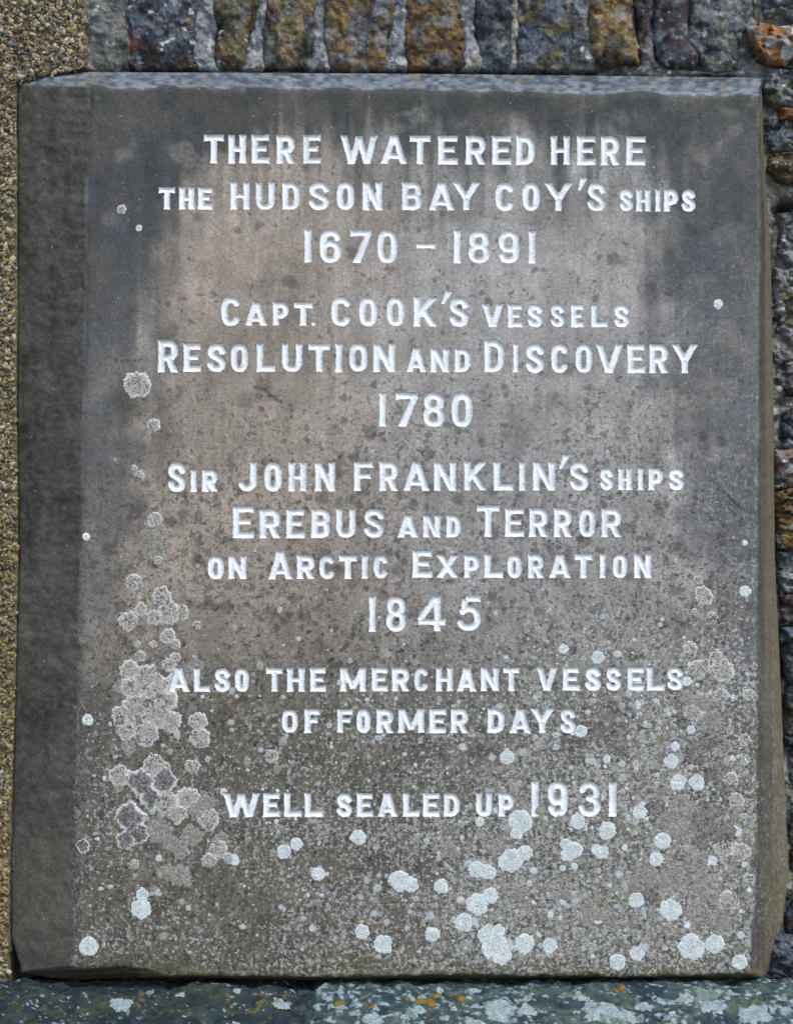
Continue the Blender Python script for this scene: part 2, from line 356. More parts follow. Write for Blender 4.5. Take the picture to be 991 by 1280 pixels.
# character, left, right edge in the photo; top and base of the row at its left and right end; stroke half width
def rows():
    out = []
    def run(chars, xs, yt, yb, r):
        for c, (a, b) in zip(chars, xs): out.append((c, a, b, yt, yb, r))
    run("THEREWATEREDHERE", [(255,280),(286,308),(315,337),(346,369),(379,401),(426,472),(476,509),(512,538.5),(548,572),(582,607),(615,639),(645,668),(688,712),(721,744),(751,774),(782.5,806.5)], (168,170.3), (204,206.7), 3.7)
    run("THE", [(199,219.5),(224,243),(248,265.7)], (234,234), (262,262), 3.5)
    run("HUDSONBAYCOYS", [(288.4,312.4),(320,344),(352.7,375.4),(386.3,412),(421,443),(453.5,478),(502.6,527),(536,568),(565.7,600),(619,643),(652.7,674.7),(679.6,715.7),(733.8,757)], (227,228.2), (262,264), 3.75)
    run("'", [(722,733.3)], (222,222), (238,238), 3.4)
    run("SHIPS", [(774.5,791.4),(794.6,813),(818.4,826.2),(829.7,847.4),(851.4,868.8)], (236,236.6), (264,264.6), 3.45)
    run("1670", [(380,390),(400,426.6),(437.6,464.6),(471.6,497)], (286,287), (328.5,329), 4.)
    run("-", [(520.3,544.3)], (303.4,303.4), (310.6,310.6), 3.2)
    run("1891", [(566.7,575.8),(585,612),(623,649),(660.3,670)], (287.5,288), (329,329.4), 4.)
    run("C", [(276.3,301)], (370.6,)*2, (407.2,)*2, 3.9)
    run("APT", [(306.5,333.8),(341.4,361),(367.8,391)], (377.3,377.6), (407,407), 3.55)
    run(".", [(388.9,394.4)], (401.6,)*2, (407,)*2, 2.7)
    run("COOKS", [(413.8,439),(449,472.3),(483,506),(517.2,547),(561.9,586)], (370.6,371.4), (407.4,408.3), 3.9)
    run("'", [(551.3,565)], (363,)*2, (379.7,)*2, 3.4)
    run("VESSELS", [(602,628.8),(634.8,652.7),(659,678.4),(687.5,705.7),(713.5,729.3),(738.4,758.6),(767,786.2)], (380,380.2), (409.2,409), 3.45)
    run("R", [(198,223.3)], (424.8,)*2, (465.4,)*2, 4.)
    run("ESOLUTION", [(229.9,251.3),(259.4,282.6),(289,311),(321.2,344.6),(352.7,378),(385.5,412.5),(419.6,428.2),(436.5,459.7),(466.8,494)], (429.4,429.2), (464.8,465), 3.75)
    run("AND", [(507.9,532.9),(538,561),(568,588)], (435.2,435.8), (465.3,465.5), 3.45)
    run("D", [(605,630.2)], (425,)*2, (465.5,)*2, 4.)
    run("ISCOVERY", [(640.7,648.3),(657.2,680),(688.4,710),(718.7,740.5),(744.4,777.7),(783.8,805.6),(811,834.6),(839,871.6)], (429.6,430), (466,466.3), 3.7)
    run("1780", [(473.6,483),(494.5,522.8),(529,555.8),(564.6,591)], (490.3,490.3), (533.3,533.3), 4.1)
    run("S", [(210.6,232.8)], (578,)*2, (614.7,)*2, 3.75)
    run("IR", [(238.6,246.7),(253,272.4)], (587,587), (614.7,614.7), 3.5)
    run("JOHN", [(297.9,321),(330.7,352.6),(361.5,383.7),(394.2,419.5)], (577.7,577.5), (614.2,614.1), 3.75)
    run("FRANKLINS", [(443,467),(474.7,498),(504.4,536.7),(542.3,570),(580,609),(617,641.4),(648.1,656.6),(666,693.5),(711.9,735.9)], (577,577), (613.7,613), 3.75)
    run("'", [(698,711.9)], (568,)*2, (586,)*2, 3.4)
    run("SHIPS", [(749.7,766.6),(772.4,789.6),(796.4,804),(810.3,828.4),(835.5,854.4)], (584.7,585), (612.6,612.5), 3.4)
    run("E", [(291.6,317.8)], (632.4,)*2, (672.8,)*2, 3.95)
    run("REBUS", [(324.9,350.6),(358,381),(389.2,412.7),(420.2,444.7),(455.2,480.5)], (636.5,635.8), (672.8,672.3), 3.75)
    run("AND", [(497.4,522.8),(529,550.6),(558,575.8)], (643.9,643.4), (671.8,671.6), 3.4)
    run("T", [(596,624.8)], (631,)*2, (671.1,)*2, 3.95)
    run("ERROR", [(631,655),(661.4,685),(692.5,715),(723.3,744.2),(751.5,776.7)], (635,635), (671.1,671.5), 3.75)
    run("ON", [(259.8,280),(285.8,308.5)], (695,695), (724,724), 3.45)
    run("A", [(335.7,365.7)], (688.7,)*2, (724,)*2, 3.7)
    run("RCTIC", [(371.5,393.7),(399.3,419.5),(423.8,446.7),(451.8,460.4),(467,486)], (693.8,694), (723.8,723), 3.55)
    run("E", [(515.8,540.2)], (688,)*2, (722.2,)*2, 3.75)
    run("XPLORATION", [(545.5,573),(580,599),(605.8,628.5),(633.6,652),(659.7,679.8),(686,713.2),(718.2,740),(749,756.8),(765.4,783.8),(791.9,813.6)], (693.6,691.8), (722.2,722.6), 3.5)
    run("1845", [(460.9,470),(482.6,507.5),(521,557.5),(571,601.6)], (745,744.6), (790,788.4), 3.9)
    run("ALSOTHEMERCHANTVESSELS", [(210.6,237),(243,263),(268.6,288.8),(294,311.8),(333,353.9),(359,381),(388,407.4),(425.6,457.8),(464.7,484.8),(490,512),(517.6,536),(544.9,566.3),(571.4,595.3),(600.9,623.8),(628.6,649.6),(670.8,696.3),(703,724),(731.3,751),(757.3,776.7),(783.8,804.5),(808.3,830.5),(833,853.7)], (835,833.6), (865,863.2), 3.5)
    run("OFFORMERDAYS", [(352,372.8),(381,400),(421.3,440.7),(445.7,463.6),(470.5,492),(498.2,530.5),(536.5,557.5),(563.8,585.7),(609.2,630.6),(637,663.4),(662.7,692.2),(700,719.5)], (886.4,885.2), (916,916.4), 3.55)
    run("WELLSEALEDUP", [(279.7,324.6),(329.6,350),(355.3,376.8),(381,403.9),(420.9,440.6),(446.4,466.3),(472,497),(503.6,524),(528.7,549.4),(554.6,574.5),(595,615.4),(623,642.6)], (991,991), (1021.2,1020.6), 3.55)
    run("1931", [(663.6,674),(684.3,709.4),(722.5,751),(759.8,770.7)], (976.3,977), (1020.5,1020.8), 4.1)
    res = []
    # base lines interpolate across each run
    i = 0
    while i < len(out):
        j = i
        while j+1 < len(out) and out[j+1][3] is out[i][3] and out[j+1][4] is out[i][4]: j += 1
        xa, xb = out[i][1], out[j][2]
        for k in range(i, j+1):
            c, a, b, yt, yb, r = out[k]; t = ((a+b)/2-xa)/(xb-xa+1e-6)
            res.append((c, a, b, yt[0]+(yt[1]-yt[0])*t, yb[0]+(yb[1]-yb[0])*t, r))
        i = j+1
    return res
LET = rows()
BOX = np.array([(a, b, t, d) for _, a, b, t, d, _ in LET])

# ---------------------------------------------------------------- the tablet
tablet = thing('stone_tablet', 'grey sandstone memorial tablet with white cut lettering, set in the rubble wall', 'memorial tablet', (0, .03, -.575))
def curve(pts):
    p = np.array(pts, float); return lambda y: np.interp(y, p[:, 0], p[:, 1])
fl = curve([(108, 112), (250, 109), (500, 105), (700, 101), (900, 98), (1205, 94)])
fr = curve([(108, 947), (300, 948), (500, 947), (700, 945), (1000, 943), (1120, 941), (1214, 935)])
ftop = curve([(94, 108), (400, 110.5), (950, 119)])
fbot = curve([(94, 1206), (105, 1212), (150, 1208), (190, 1214), (210, 1219), (400, 1221), (600, 1218), (800, 1221), (940, 1217)])
bl = curve([(90, 30), (104, 22), (300, 23), (500, 22), (700, 25), (900, 19), (1100, 14), (1180, 15), (1215, 26)])
br = curve([(95, 951), (200, 954), (300, 962), (500, 966), (700, 968), (850, 975), (1000, 981), (1080, 985), (1150, 978), (1190, 966), (1224, 955)])
btop = curve([(20, 106), (45, 98), (80, 92), (110, 90), (500, 92), (950, 97)])
bbot = curve([(20, 1214), (60, 1222), (100, 1225), (190, 1222), (400, 1226), (700, 1224), (990, 1224)])
BD = .055                                   # how far the face stands in front of the wall
nu, nv = 336, 444
uu = np.linspace(0, 1, nu); vv = np.linspace(0, 1, nv)
def face_pt(u, v):
    y0 = 108+v*1106
    x = fl(y0)+(fr(y0)-fl(y0))*u
    y = ftop(x)+(fbot(x)-ftop(x))*v
    return x, y
U, V = np.meshgrid(uu, vv); FX, FY = face_pt(U, V)
def relief(X, Y):
    h = fbm(X/120, Y/120, 5, 3)*.0016+fbm(X/22, Y/22, 9, 3)*.0007
    return h
edge = np.minimum(np.minimum(U*835, (1-U)*835), np.minimum(V*1106, (1-V)*1106))
near = ss(7, 0, edge)
FYd = relief(FX, FY)*.7+near**2*.0022*(.6+1.6*np.clip(fbm(FX/14, FY/14, 31, 3)+.3, 0, 1))
FX0 = FX; FX = FX+near*fbm(FX/18, FY/10, 71, 4)*2.6; FY2 = FY+near*fbm(FX0/10, FY/18, 72, 4)*4.5
verts = [np.stack([PX(FX), FYd, PZ(FY2)], -1).reshape(-1, 3)]
ids = np.arange(nu*nv).reshape(nv, nu)
quads = [np.stack([ids[:-1, :-1], ids[1:, :-1], ids[1:, 1:], ids[:-1, 1:]], -1).reshape(-1, 4)]
# boundary loop: top (left to right), right, bottom, left
loop = np.concatenate([ids[0, :-1], ids[:-1, -1], ids[-1, :0:-1], ids[:0:-1, 0]])
lu = np.concatenate([uu[:-1], np.ones(nv-1), uu[:0:-1], np.zeros(nv-1)])
lv = np.concatenate([np.zeros(nu-1), vv[:-1], np.ones(nu-1), vv[:0:-1]])
yy = 100+lv*1122; bx = bl(yy)+(br(yy)-bl(yy))*lu; by = btop(bx)+(bbot(bx)-btop(bx))*lv
by = np.where(lv == 0, btop(bx), np.where(lv == 1, bbot(bx), by))
fxl, fyl = FX.ravel()[loop], FY2.ravel()[loop]; fdl = FYd.ravel()[loop]
prev = loop; n0 = nu*nv; K = 22
dx = PX(bx, BD)-PX(fxl); dz = PZ(by, BD)-PZ(fyl)
for k in range(1, K+2):
    if k <= K:
        t = k/K
        rr = np.clip(t*K/3, 0, 1)
        x = PX(fxl)+dx*t; z = PZ(fyl)+dz*t
        y = fdl+(BD-fdl)*t
        rough_ = fbm(fxl/13+k*.37, fyl/13+k*.21, 41, 4)*(.0024*min(1, (K-k)/4+.4))
        y = y+rough_; x = x+np.where((lu == 0) | (lu == 1), rough_*.6, 0); z = z+np.where((lv == 0) | (lv == 1), rough_*.6, 0)
    else:
        x, z, y = PX(bx, BD), PZ(by, BD), np.full(len(bx), BD+.12)
    verts.append(np.stack([x, y, z], -1))
    cur = n0+np.arange(len(loop)); n0 += len(loop)
    nx_ = np.roll(cur, -1); px_ = np.roll(prev, -1)
    quads.append(np.stack([prev, px_, nx_, cur], -1)); prev = cur
slabv = np.concatenate(verts); slabq = np.concatenate(quads)
mid = len(slabv); slabv = np.concatenate([slabv, [[0, BD+.12, 0]]])
faces = [tuple(q) for q in slabq.tolist()]+[(int(a), int(b), mid) for a, b in zip(prev, np.roll(prev, -1))]
slab = mesh_obj('slab', slabv, faces, MAT_SLAB)

# letters: prisms to cut the grooves, painted linings to sit in them
cv, cf, cn = [], [], 0
letters = []; LSDF = []
rng = np.random.RandomState(4)
for li, (ch, a, b, yt, yb, r) in enumerate(LET):
    w, h = b-a, yb-yt
    r += .32
    if ch in 'I1': r = w/2-.55
    sd0 = glyph(ch, w, h, r)
    ang = rng.normal(0, .006) if ch not in "-." else 0
    ox, oy = rng.normal(0, .15, 2); grow = rng.normal(.05, .12)
    def sd(X, Y, sd0=sd0, a=a, yb=yb, ang=ang, h=h, w=w, li=li, grow=grow, ox=ox, oy=oy):
        x, y = X-a-ox, yb-Y-oy
        cx, cy = w/2, h/2
        x2 = cx+(x-cx)*math.cos(ang)-(y-cy)*math.sin(ang); y2 = cy+(x-cx)*math.sin(ang)+(y-cy)*math.cos(ang)
        return sd0(x2, y2)+fbm(X/3.2, Y/3.2, 7+li, 2)*1.1-grow
    LSDF.append((a-3, b+3, yt-3, yb+3, sd))
    X, Y, F, q = clip_grid(a-2, b+2, yt-2, yb+2, .85, sd)
    t = np.clip(-F/(r*.95), 0, 1)
    base = relief(X, Y)*.7
    dep = .0023*(1-(1-t)**1.7)*(r/4.)
    yw = base-.00035+dep+fbm(X/2.5, Y/2.5, 3, 2)*.0004*t
    nm = 'digit' if ch.isdigit() else ('letter' if ch.isalpha() else 'punctuation_mark')
    o = mesh_obj(nm, np.stack([PX(X), yw, PZ(Y)], -1), q, MAT_PAINT, fattr={'edge': ss(.45, 0, t)})
    at_parent(o, tablet); letters.append(o)
    # cutter
    X, Y, F, q = clip_grid(a-2, b+2, yt-2, yb+2, .85, lambda X, Y: sd(X, Y)+.55)
    n = len(X)
    fr_ = np.stack([PX(X), np.full(n, -.02), PZ(Y)], -1); bk = np.stack([PX(X), np.full(n, .0062), PZ(Y)], -1)
    e = {}
    for f in q.tolist():
        for i in range(4):
            k = (f[i], f[(i+1) % 4])
            if (k[1], k[0]) in e: del e[(k[1], k[0])]
            else: e[k] = 1
    cv += [fr_, bk]; cf += [tuple(cn+i for i in f) for f in q.tolist()]
    cf += [tuple(cn+n+i for i in f[::-1]) for f in q.tolist()]
    cf += [(cn+k1, cn+k0, cn+n+k0, cn+n+k1) for k0, k1 in e]
    cn += 2*n
cut = mesh_obj('cutter', np.concatenate(cv), cf, None, smooth=False)
md = slab.modifiers.new('cut', 'BOOLEAN'); md.operation = 'DIFFERENCE'; md.object = cut
try: md.solver = 'MANIFOLD'
except Exception: md.solver = 'EXACT'
dg = bpy.context.evaluated_depsgraph_get()
nm = bpy.data.meshes.new_from_object(slab.evaluated_get(dg))
print('slab before', len(slab.data.vertices), 'after', len(nm.vertices))
slab.modifiers.clear()
if len(nm.vertices) < 1000 or len(nm.vertices) == len(slab.data.vertices):
    md = slab.modifiers.new('cut', 'BOOLEAN'); md.operation = 'DIFFERENCE'; md.object = cut; md.solver = 'EXACT'
    dg = bpy.context.evaluated_depsgraph_get(); nm = bpy.data.meshes.new_from_object(slab.evaluated_get(dg))
    print('exact', len(nm.vertices)); slab.modifiers.clear()
old = slab.data; slab.data = nm; bpy.data.meshes.remove(old); nm.name = 'slab'
cm = cut.data; bpy.data.objects.remove(cut); bpy.data.meshes.remove(cm)
nm.materials.clear(); nm.materials.append(MAT_SLAB)
nm.polygons.foreach_set('use_smooth', np.ones(len(nm.polygons), bool))
for a in [a.name for a in nm.color_attributes]: nm.color_attributes.remove(nm.color_attributes[a])
# stains, as a function of the place on the stone
co = np.zeros(len(nm.vertices)*3, np.float32); nm.vertices.foreach_get('co', co); co = co.reshape(-1, 3).astype(float)
k_ = DIST/(DIST+np.maximum(co[:, 1], 0)); X = co[:, 0]*1000*k_+495.5; Y = 640-co[:, 2]*1000*k_
nb = fbm(X/90, Y/90, 1, 5); nm_ = fbm(X/30, Y/30, 2, 4); st = fbm(X/11, Y/260, 3, 3); st2 = fbm(X/26, Y/420, 4, 3)
tan = mix(lin((150, 139, 126))[None]+0*nb[:, None], lin((152, 148, 143)), ss(350, 620, X+80*nb))
col = tan*(1+.55*nb+.45*nm_+.35*fbm(X/7, Y/90, 14, 3))[:, None]
low = ss(690, 930, Y+60*nb)
lowc = mix(lin((99, 93, 82))[None]+0*nb[:, None], lin((110, 106, 97)), ss(350, 700, X))*(1+.6*nm_+.4*nb)[:, None]
col = mix(col, lowc, low)
yk = [150, 200, 300, 400, 600, 800, 1000, 1200]
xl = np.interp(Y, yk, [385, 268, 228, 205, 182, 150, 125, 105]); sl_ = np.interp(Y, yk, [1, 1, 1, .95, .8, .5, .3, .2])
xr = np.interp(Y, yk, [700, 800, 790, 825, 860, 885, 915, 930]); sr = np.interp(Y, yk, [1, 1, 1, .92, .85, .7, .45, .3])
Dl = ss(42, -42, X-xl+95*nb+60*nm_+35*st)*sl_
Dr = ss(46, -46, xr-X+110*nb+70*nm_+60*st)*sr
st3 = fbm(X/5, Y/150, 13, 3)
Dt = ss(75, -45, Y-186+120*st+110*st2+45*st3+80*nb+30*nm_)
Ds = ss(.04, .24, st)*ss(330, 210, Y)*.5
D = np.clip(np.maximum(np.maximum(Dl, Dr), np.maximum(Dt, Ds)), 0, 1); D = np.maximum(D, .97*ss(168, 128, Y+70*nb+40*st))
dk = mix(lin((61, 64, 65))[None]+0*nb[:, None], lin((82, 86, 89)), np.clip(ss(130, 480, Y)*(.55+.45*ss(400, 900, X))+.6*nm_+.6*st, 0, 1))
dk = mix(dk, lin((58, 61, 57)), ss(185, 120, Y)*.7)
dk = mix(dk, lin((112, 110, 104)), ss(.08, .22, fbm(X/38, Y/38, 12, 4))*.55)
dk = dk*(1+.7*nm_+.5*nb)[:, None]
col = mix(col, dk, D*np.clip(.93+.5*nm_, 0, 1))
# large soft dark blots in the pale field
for (x, y, r_, s_) in [(780,327,10,.5),(330,480,9,.25),(310,500,12,.3),(165,500,26,.4),(735,305,8,.25),(720,385,9,.3),(395,480,8,.2),(690,500,12,.3),(575,480,10,.2),(350,775,22,.25),(420,770,18,.2),(770,940,22,.6),(880,1010,24,.6),(895,960,16,.4),(380,560,12,.2),(595,590,14,.2),(440,460,10,.2),(640,340,10,.3),(820,560,22,.15)]:
    d = np.hypot(X-x, Y-y)+14*nm_
    col = mix(col, lin((74, 70, 62)), s_*ss(r_*1.25, r_*.5, d))
for pts in ([(318,484),(332,487),(340,496),(352,503)], [(903,612),(914,625),(926,637)], [(905,918),(918,930),(922,938)], [(690,780),(682,800)]):
    for (xa, ya), (xb, yb) in zip(pts[:-1], pts[1:]):
        tt = np.clip(((X-xa)*(xb-xa)+(Y-ya)*(yb-ya))/((xb-xa)**2+(yb-ya)**2), 0, 1)
        col = mix(col, lin((60, 56, 50)), .7*ss(2.6, .6, np.hypot(X-xa-tt*(xb-xa), Y-ya-tt*(yb-ya))))
# mossy olive towards the foot
col = mix(col, lin((84, 82, 52)), ss(1178, 1216, Y+25*nb)*np.clip(.45+1.4*nm_, 0, .8))
# sides
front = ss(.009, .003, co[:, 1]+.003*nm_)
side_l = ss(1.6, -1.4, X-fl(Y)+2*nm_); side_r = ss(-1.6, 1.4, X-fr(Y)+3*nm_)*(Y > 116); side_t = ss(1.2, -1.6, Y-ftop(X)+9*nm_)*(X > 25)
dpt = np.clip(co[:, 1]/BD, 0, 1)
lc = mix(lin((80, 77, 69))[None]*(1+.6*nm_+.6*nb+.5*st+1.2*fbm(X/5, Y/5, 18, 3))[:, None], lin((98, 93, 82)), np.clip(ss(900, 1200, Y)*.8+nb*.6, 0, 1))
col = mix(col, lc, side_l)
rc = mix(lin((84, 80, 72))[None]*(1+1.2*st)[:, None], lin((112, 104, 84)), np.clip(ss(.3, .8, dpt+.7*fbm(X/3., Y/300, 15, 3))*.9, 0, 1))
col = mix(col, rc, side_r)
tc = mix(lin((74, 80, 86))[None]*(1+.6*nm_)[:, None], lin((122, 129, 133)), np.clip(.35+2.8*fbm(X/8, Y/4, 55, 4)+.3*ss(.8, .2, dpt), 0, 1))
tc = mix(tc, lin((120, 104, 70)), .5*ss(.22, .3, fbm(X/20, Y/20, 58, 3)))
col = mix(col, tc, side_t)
# worn pale arris along top, left and right edges
ar = np.exp(-((co[:, 1]-.004)/.0035)**2)
col = mix(col, lin((150, 155, 158)), side_t*ar*np.clip(.35+2.*fbm(X/14, Y/5, 77, 3), 0, 1))
dle = np.abs(X-fl(Y)); col = mix(col, lin((112, 112, 112)), np.exp(-(dle/1.8)**2)*np.clip(.5+1.6*nm_, 0, .85)*(Y > 112))
dre = np.abs(X-fr(Y)); col = mix(col, lin((134, 130, 120)), np.exp(-(dre/2.4)**2)*np.clip(.35+1.6*nm_, 0, .8)*(Y > 122))
dbe = Y-(fbot(X)-7+10*fbm(X/15, Y*0, 19, 4)); col = mix(col, mix(lin((128, 122, 92))[None]*(1+.8*nm_)[:, None], lin((100, 98, 44)), ss(.0, .2, nb)), ss(0, 2, dbe)*(X > 175)*.85)
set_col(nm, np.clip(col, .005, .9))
onface = front
spots = (ss(380, 700, Y)*.75+.16)*np.clip(1.05+1.8*nb, .1, 1.5)*(1-.6*D)*onface
pale = (ss(640, 1050, Y+90*nb)*(.35+.75*ss(250, 750, X))+.05+.18*ss(560, 850, X)*ss(250, 480, Y))*np.clip(1+1.8*fbm(X/45, Y/45, 66, 3), .1, 1.7)*(.15+.85*onface)
for nme, val in (('spots', spots), ('pale', pale)):
    at = nm.attributes.new(nme, 'FLOAT', 'POINT'); at.data.foreach_set('value', np.clip(val, 0, 1).astype(np.float32))
at_parent(slab, tablet)

# ---------------------------------------------------------------- lichen rosettes on the tablet
def blob_sdf(x, y, r, seed, amp=.34, lob=3):
    def sd(X, Y):
        dx_, dy_ = X-x, Y-y; a = np.arctan2(dy_, dx_); d = np.hypot(dx_, dy_)
        n = (vnoise(np.cos(a)*1.6+9, np.sin(a)*1.6+9, seed)-.5)*1.3+(vnoise(np.cos(a)*4+3, np.sin(a)*4+5, seed+1)-.5)*.8+(vnoise(np.cos(a)*9, np.sin(a)*9, seed+2)-.5)*.75
        k = 5+seed % 4; sc = np.abs(np.sin(a*k/2+seed*1.3+1.2*n))
        return d-r*(.93+amp*n*.75+.05*sc)
    return sd
LICH = []
def lichen(x, y, r, kind, seed, parent=tablet, hgt=.0007, res=None, mapf=None):
    sd1 = blob_sdf(x, y, r, seed, .62 if kind in ('mottled', 'tan') else .34 if kind != 'white' else .24)
    near_ = [l for l in LSDF if l[0] < x+r*1.5 and l[1] > x-r*1.5 and l[2] < y+r*1.5 and l[3] > y-r*1.5] if (x, y) not in ((858, 852),) else []
    def sd(X, Y):
        F = sd1(X, Y)
        for l in near_: F = np.maximum(F, .5-l[4](X, Y))
        return F
    X, Y, F, q = clip_grid(x-r*1.7, x+r*1.7, y-r*1.7, y+r*1.7, res or max(.7, r/13), sd)
    if not len(q): return
    t = -F/r; n1 = fbm(X/3.2, Y/3.2, seed, 3); n2 = fbm(X/9, Y/9, seed+3, 3)
    rim = ss(.30, .05, t+.35*n2)
    if kind == 'white':
        c = mix(lin((200, 206, 204))[None]*(1+.25*n1+.45*n2)[:, None], lin((216, 221, 220)), ss(.3, .0, t)*.6); dots = -.2+.3*ss(.5, .9, t)+.5*n2
    elif kind == 'bluewhite':
        c = lin((168, 182, 184))[None]*(1+.5*n1+.3*n2)[:, None]; dots = np.full(len(X), .1)
    elif kind == 'mustard':
        c = lin((150, 128, 52))[None]*(1+.8*n1+.3*n2)[:, None]; dots = np.full(len(X), .2)
    elif kind == 'dark':
        c = mix(lin((134, 133, 129))[None]*(1+.9*n1+.6*n2)[:, None], lin((206, 205, 202)), rim*.95); dots = .6*(1-rim)-.1+1.1*n2
    elif kind == 'mottled':
        c = lin((132, 130, 122))[None]*(1+1.2*n1+.7*n2)[:, None]; dots = .3+1.8*n2+.3*n1
    elif kind == 'tan':
        c = lin((148, 144, 135))[None]*(1+.9*n1+.7*n2)[:, None]; c = mix(c, lin((152, 146, 136)), rim*.5); dots = .1*(1-rim)+.05+.9*n2
    else:
        c = mix(lin((172, 168, 160))[None]*(1+.5*n1+.6*n2)[:, None], lin((204, 201, 195)), rim*.85); dots = .3*(1-rim)-.02+1.1*n2
    dep = relief(X, Y)*.7-.0002-hgt*ss(0, .12, t)*(1+1.4*n1)
    o = mesh_obj('lichen_patch', np.stack([PX(X), dep, PZ(Y)], -1), q, MAT_CRUST, col=c, fattr={'dots': dots})
    at_parent(o, parent); LICH.append(o)
whites = [(111,1183,12),(177,1137,13),(178,1118,8),(355,1065,9),(371,1055,8),(398,1093,9),(448,1047,10),(293,1075,7),(499,1102,13),(513,1106,10),(551,1108,9.5),(453,1165,9.5),(479,1180,12),(541,1168,10),(579,1153,12),(596,1087,11),(610,1090,10),(612,1119,10),(596,1130,14),(606,1168,10),(618,1181,17),(627,1194,12),(623,1163,8),(655,1180,13),(687,1182,10),(650,1027,15),(645,1042,8),(638,1074,15),(655,1067,10),(708,1056,8),(718,1062,10),(709,1068,9),(722,1027,10),(759,1038,11),(752,1065,9),(745,1062,7),(599,1027,6),(799,1015,9),(827,1051,11),(820,1074,9),(795,1125,10),(838,1138,14),(863,1183,17),(893,1180,12),(924,1203,10),(771,1203,11),(796,1192,9.5),(890,1076,6),(931,739,7.5),(897,380,6),(704,811,6.5),(747,822,8),(634,946,9.5),(726,914,8),(715,912,7),(843,933,6),(838,952,9),(847,978,10.5),(870,978,10),(863,912,6),(797,858,7),(858,852,6),(108,671,5),(110,900,7),(280,990,5),(174,285,4),(921,1040,6),(610,1160,6),(780,1060,4),(703,1085,4)]
crusts = [(172,481,16),(193,532,9),(152,262,6),(175,594,6.5),(168,585,4),(194,650,10),(168,728,11),(160,776,12),(176,762,8),(204,746,13),(212,766,15),(226,766,10),(193,772,10),(210,795,10),(220,805,7),(246,782,5.5),(192,806,5),(171,805,5),(176,820,7),(163,838,13),(212,832,9),(219,822,7),(186,852,22),(164,860,14),(203,868,20),(218,852,12),(172,888,20),(152,893,12),(196,893,20),(214,903,14),(183,918,17),(157,915,11),(247,903,12),(250,923,13),(192,955,14),(205,960,8),(150,970,14),(208,1003,17),(234,998,15),(222,1018,12),(262,1026,13),(285,1072,7),(240,958,9),(340,945,9),(168,1080,6),(273,1062,12),(262,1075,9),(198,700,6)]
tans = [(197,668,18),(199,690,13),(245,743,10),(252,1010,16),(240,1045,14),(200,1040,16),(215,1055,12),(225,1065,10),(312,1025,0),(225,1095,14),(205,1090,10),(233,845,14),(245,832,10),(160,935,9),(275,1050,10),(150,860,10)]
darks = [(176,979,17),(206,976,16),(188,998,14),(164,1022,19),(172,1040,15),(158,1050,12),(104,1058,9),(173,900,9),(150,900,8),(188,880,9)]
crR = [(879,745,12),(872,725,6),(868,766,6),(889,771,7),(862,812,10),(874,836,13),(903,838,15),(895,820,9),(935,868,8),(900,870,10),(866,893,12),(925,953,9),(912,975,10),(930,925,8),(920,1000,9),(926,1065,12),(905,1060,12),(910,1125,13),(935,1100,8)]
dkR = [(896,965,16),(880,1020,18),(905,1040,17),(868,942,14),(885,925,14),(770,934,14),(925,1118,8),(875,1050,12),(852,900,10),(848,1070,6),(818,1008,11),(812,1118,10),(905,985,9)]
tnR = [(868,880,16),(890,900,16),(850,1010,14),(860,1040,16),(835,1030,14),(870,1075,16),(880,1110,18),(840,1100,18),(800,1100,16),(650,1110,12),(700,1110,14),(740,1140,14),(900,1150,16),(620,1060,10),(560,1060,10),(765,1150,12),(835,1165,9),(870,1140,12)]
sd_ = 100
for lst, kd in ((tans+tnR, 'tan'), (dkR, 'mottled'), (crusts+crR, 'crust'), (darks, 'dark'), (whites, 'white')):
    for (x, y, r_) in lst:
        if r_ <= 0: continue
        sd_ += 7
        lichen(x, y, r_*1.02, kd, sd_, hgt={'white': .0003, 'tan': .0003}.get(kd, .0006)+(sd_ % 5)*.00003)
# countless small lichen specks as one crust
def specks(n, dens, size, seed, zone, colf):
    rs = np.random.RandomState(seed); vs_, fs_, cs_ = [], [], []; k = 0; cnt = 0
    xs = rs.uniform(zone[0], zone[1], n); ys = rs.uniform(zone[2], zone[3], n)
    p = dens(xs, ys); keep = rs.rand(n) < p
    inb = ((xs[:, None] > BOX[:, 0]-1) & (xs[:, None] < BOX[:, 1]+1) & (ys[:, None] > BOX[:, 2]-1) & (ys[:, None] < BOX[:, 3]+1)).any(1)
    keep &= ~inb
    for x, y in zip(xs[keep], ys[keep]):
        r_ = size(rs, x, y); m = 12 if r_ > 2.2 else 8
        a = np.arange(m)/m*2*math.pi+rs.rand()*6; rr = r_*(1+rs.uniform(-.2, .2, m)); el = 1+rs.uniform(-.16, .16)
        X = np.concatenate([x+np.cos(a)*rr*el, x+np.cos(a)*rr*.6*el, [x]]); Y = np.concatenate([y+np.sin(a)*rr/el, y+np.sin(a)*rr*.6/el, [y]])
        D_ = relief(X, Y)*.7-np.concatenate([np.full(m, .0001), np.full(m, .00032), [.0003]])*min(1.2, r_/2.5+.4)
        vs_.append(np.stack([PX(X), D_, PZ(Y)], -1)); c = colf(rs)
        cc_ = np.repeat((c*rs.uniform(.7, 1.1))[None], len(X), 0); cc_[:m] = cc_[:m]*.45+lin((104, 99, 91))*.55; cc_[m:2*m] *= rs.uniform(.8, 1.1, (m, 1)); cc_[-1] *= rs.uniform(.45, 1.05); cs_.append(cc_)
        for i in range(m):
            j = (i+1) % m
            fs_ += [(k+j, k+i, k+m+i), (k+j, k+m+i, k+m+j), (k+m+j, k+m+i, k+2*m)]
        k += 2*m+1; cnt += 1
    return np.concatenate(vs_), np.array(fs_), np.concatenate(cs_)
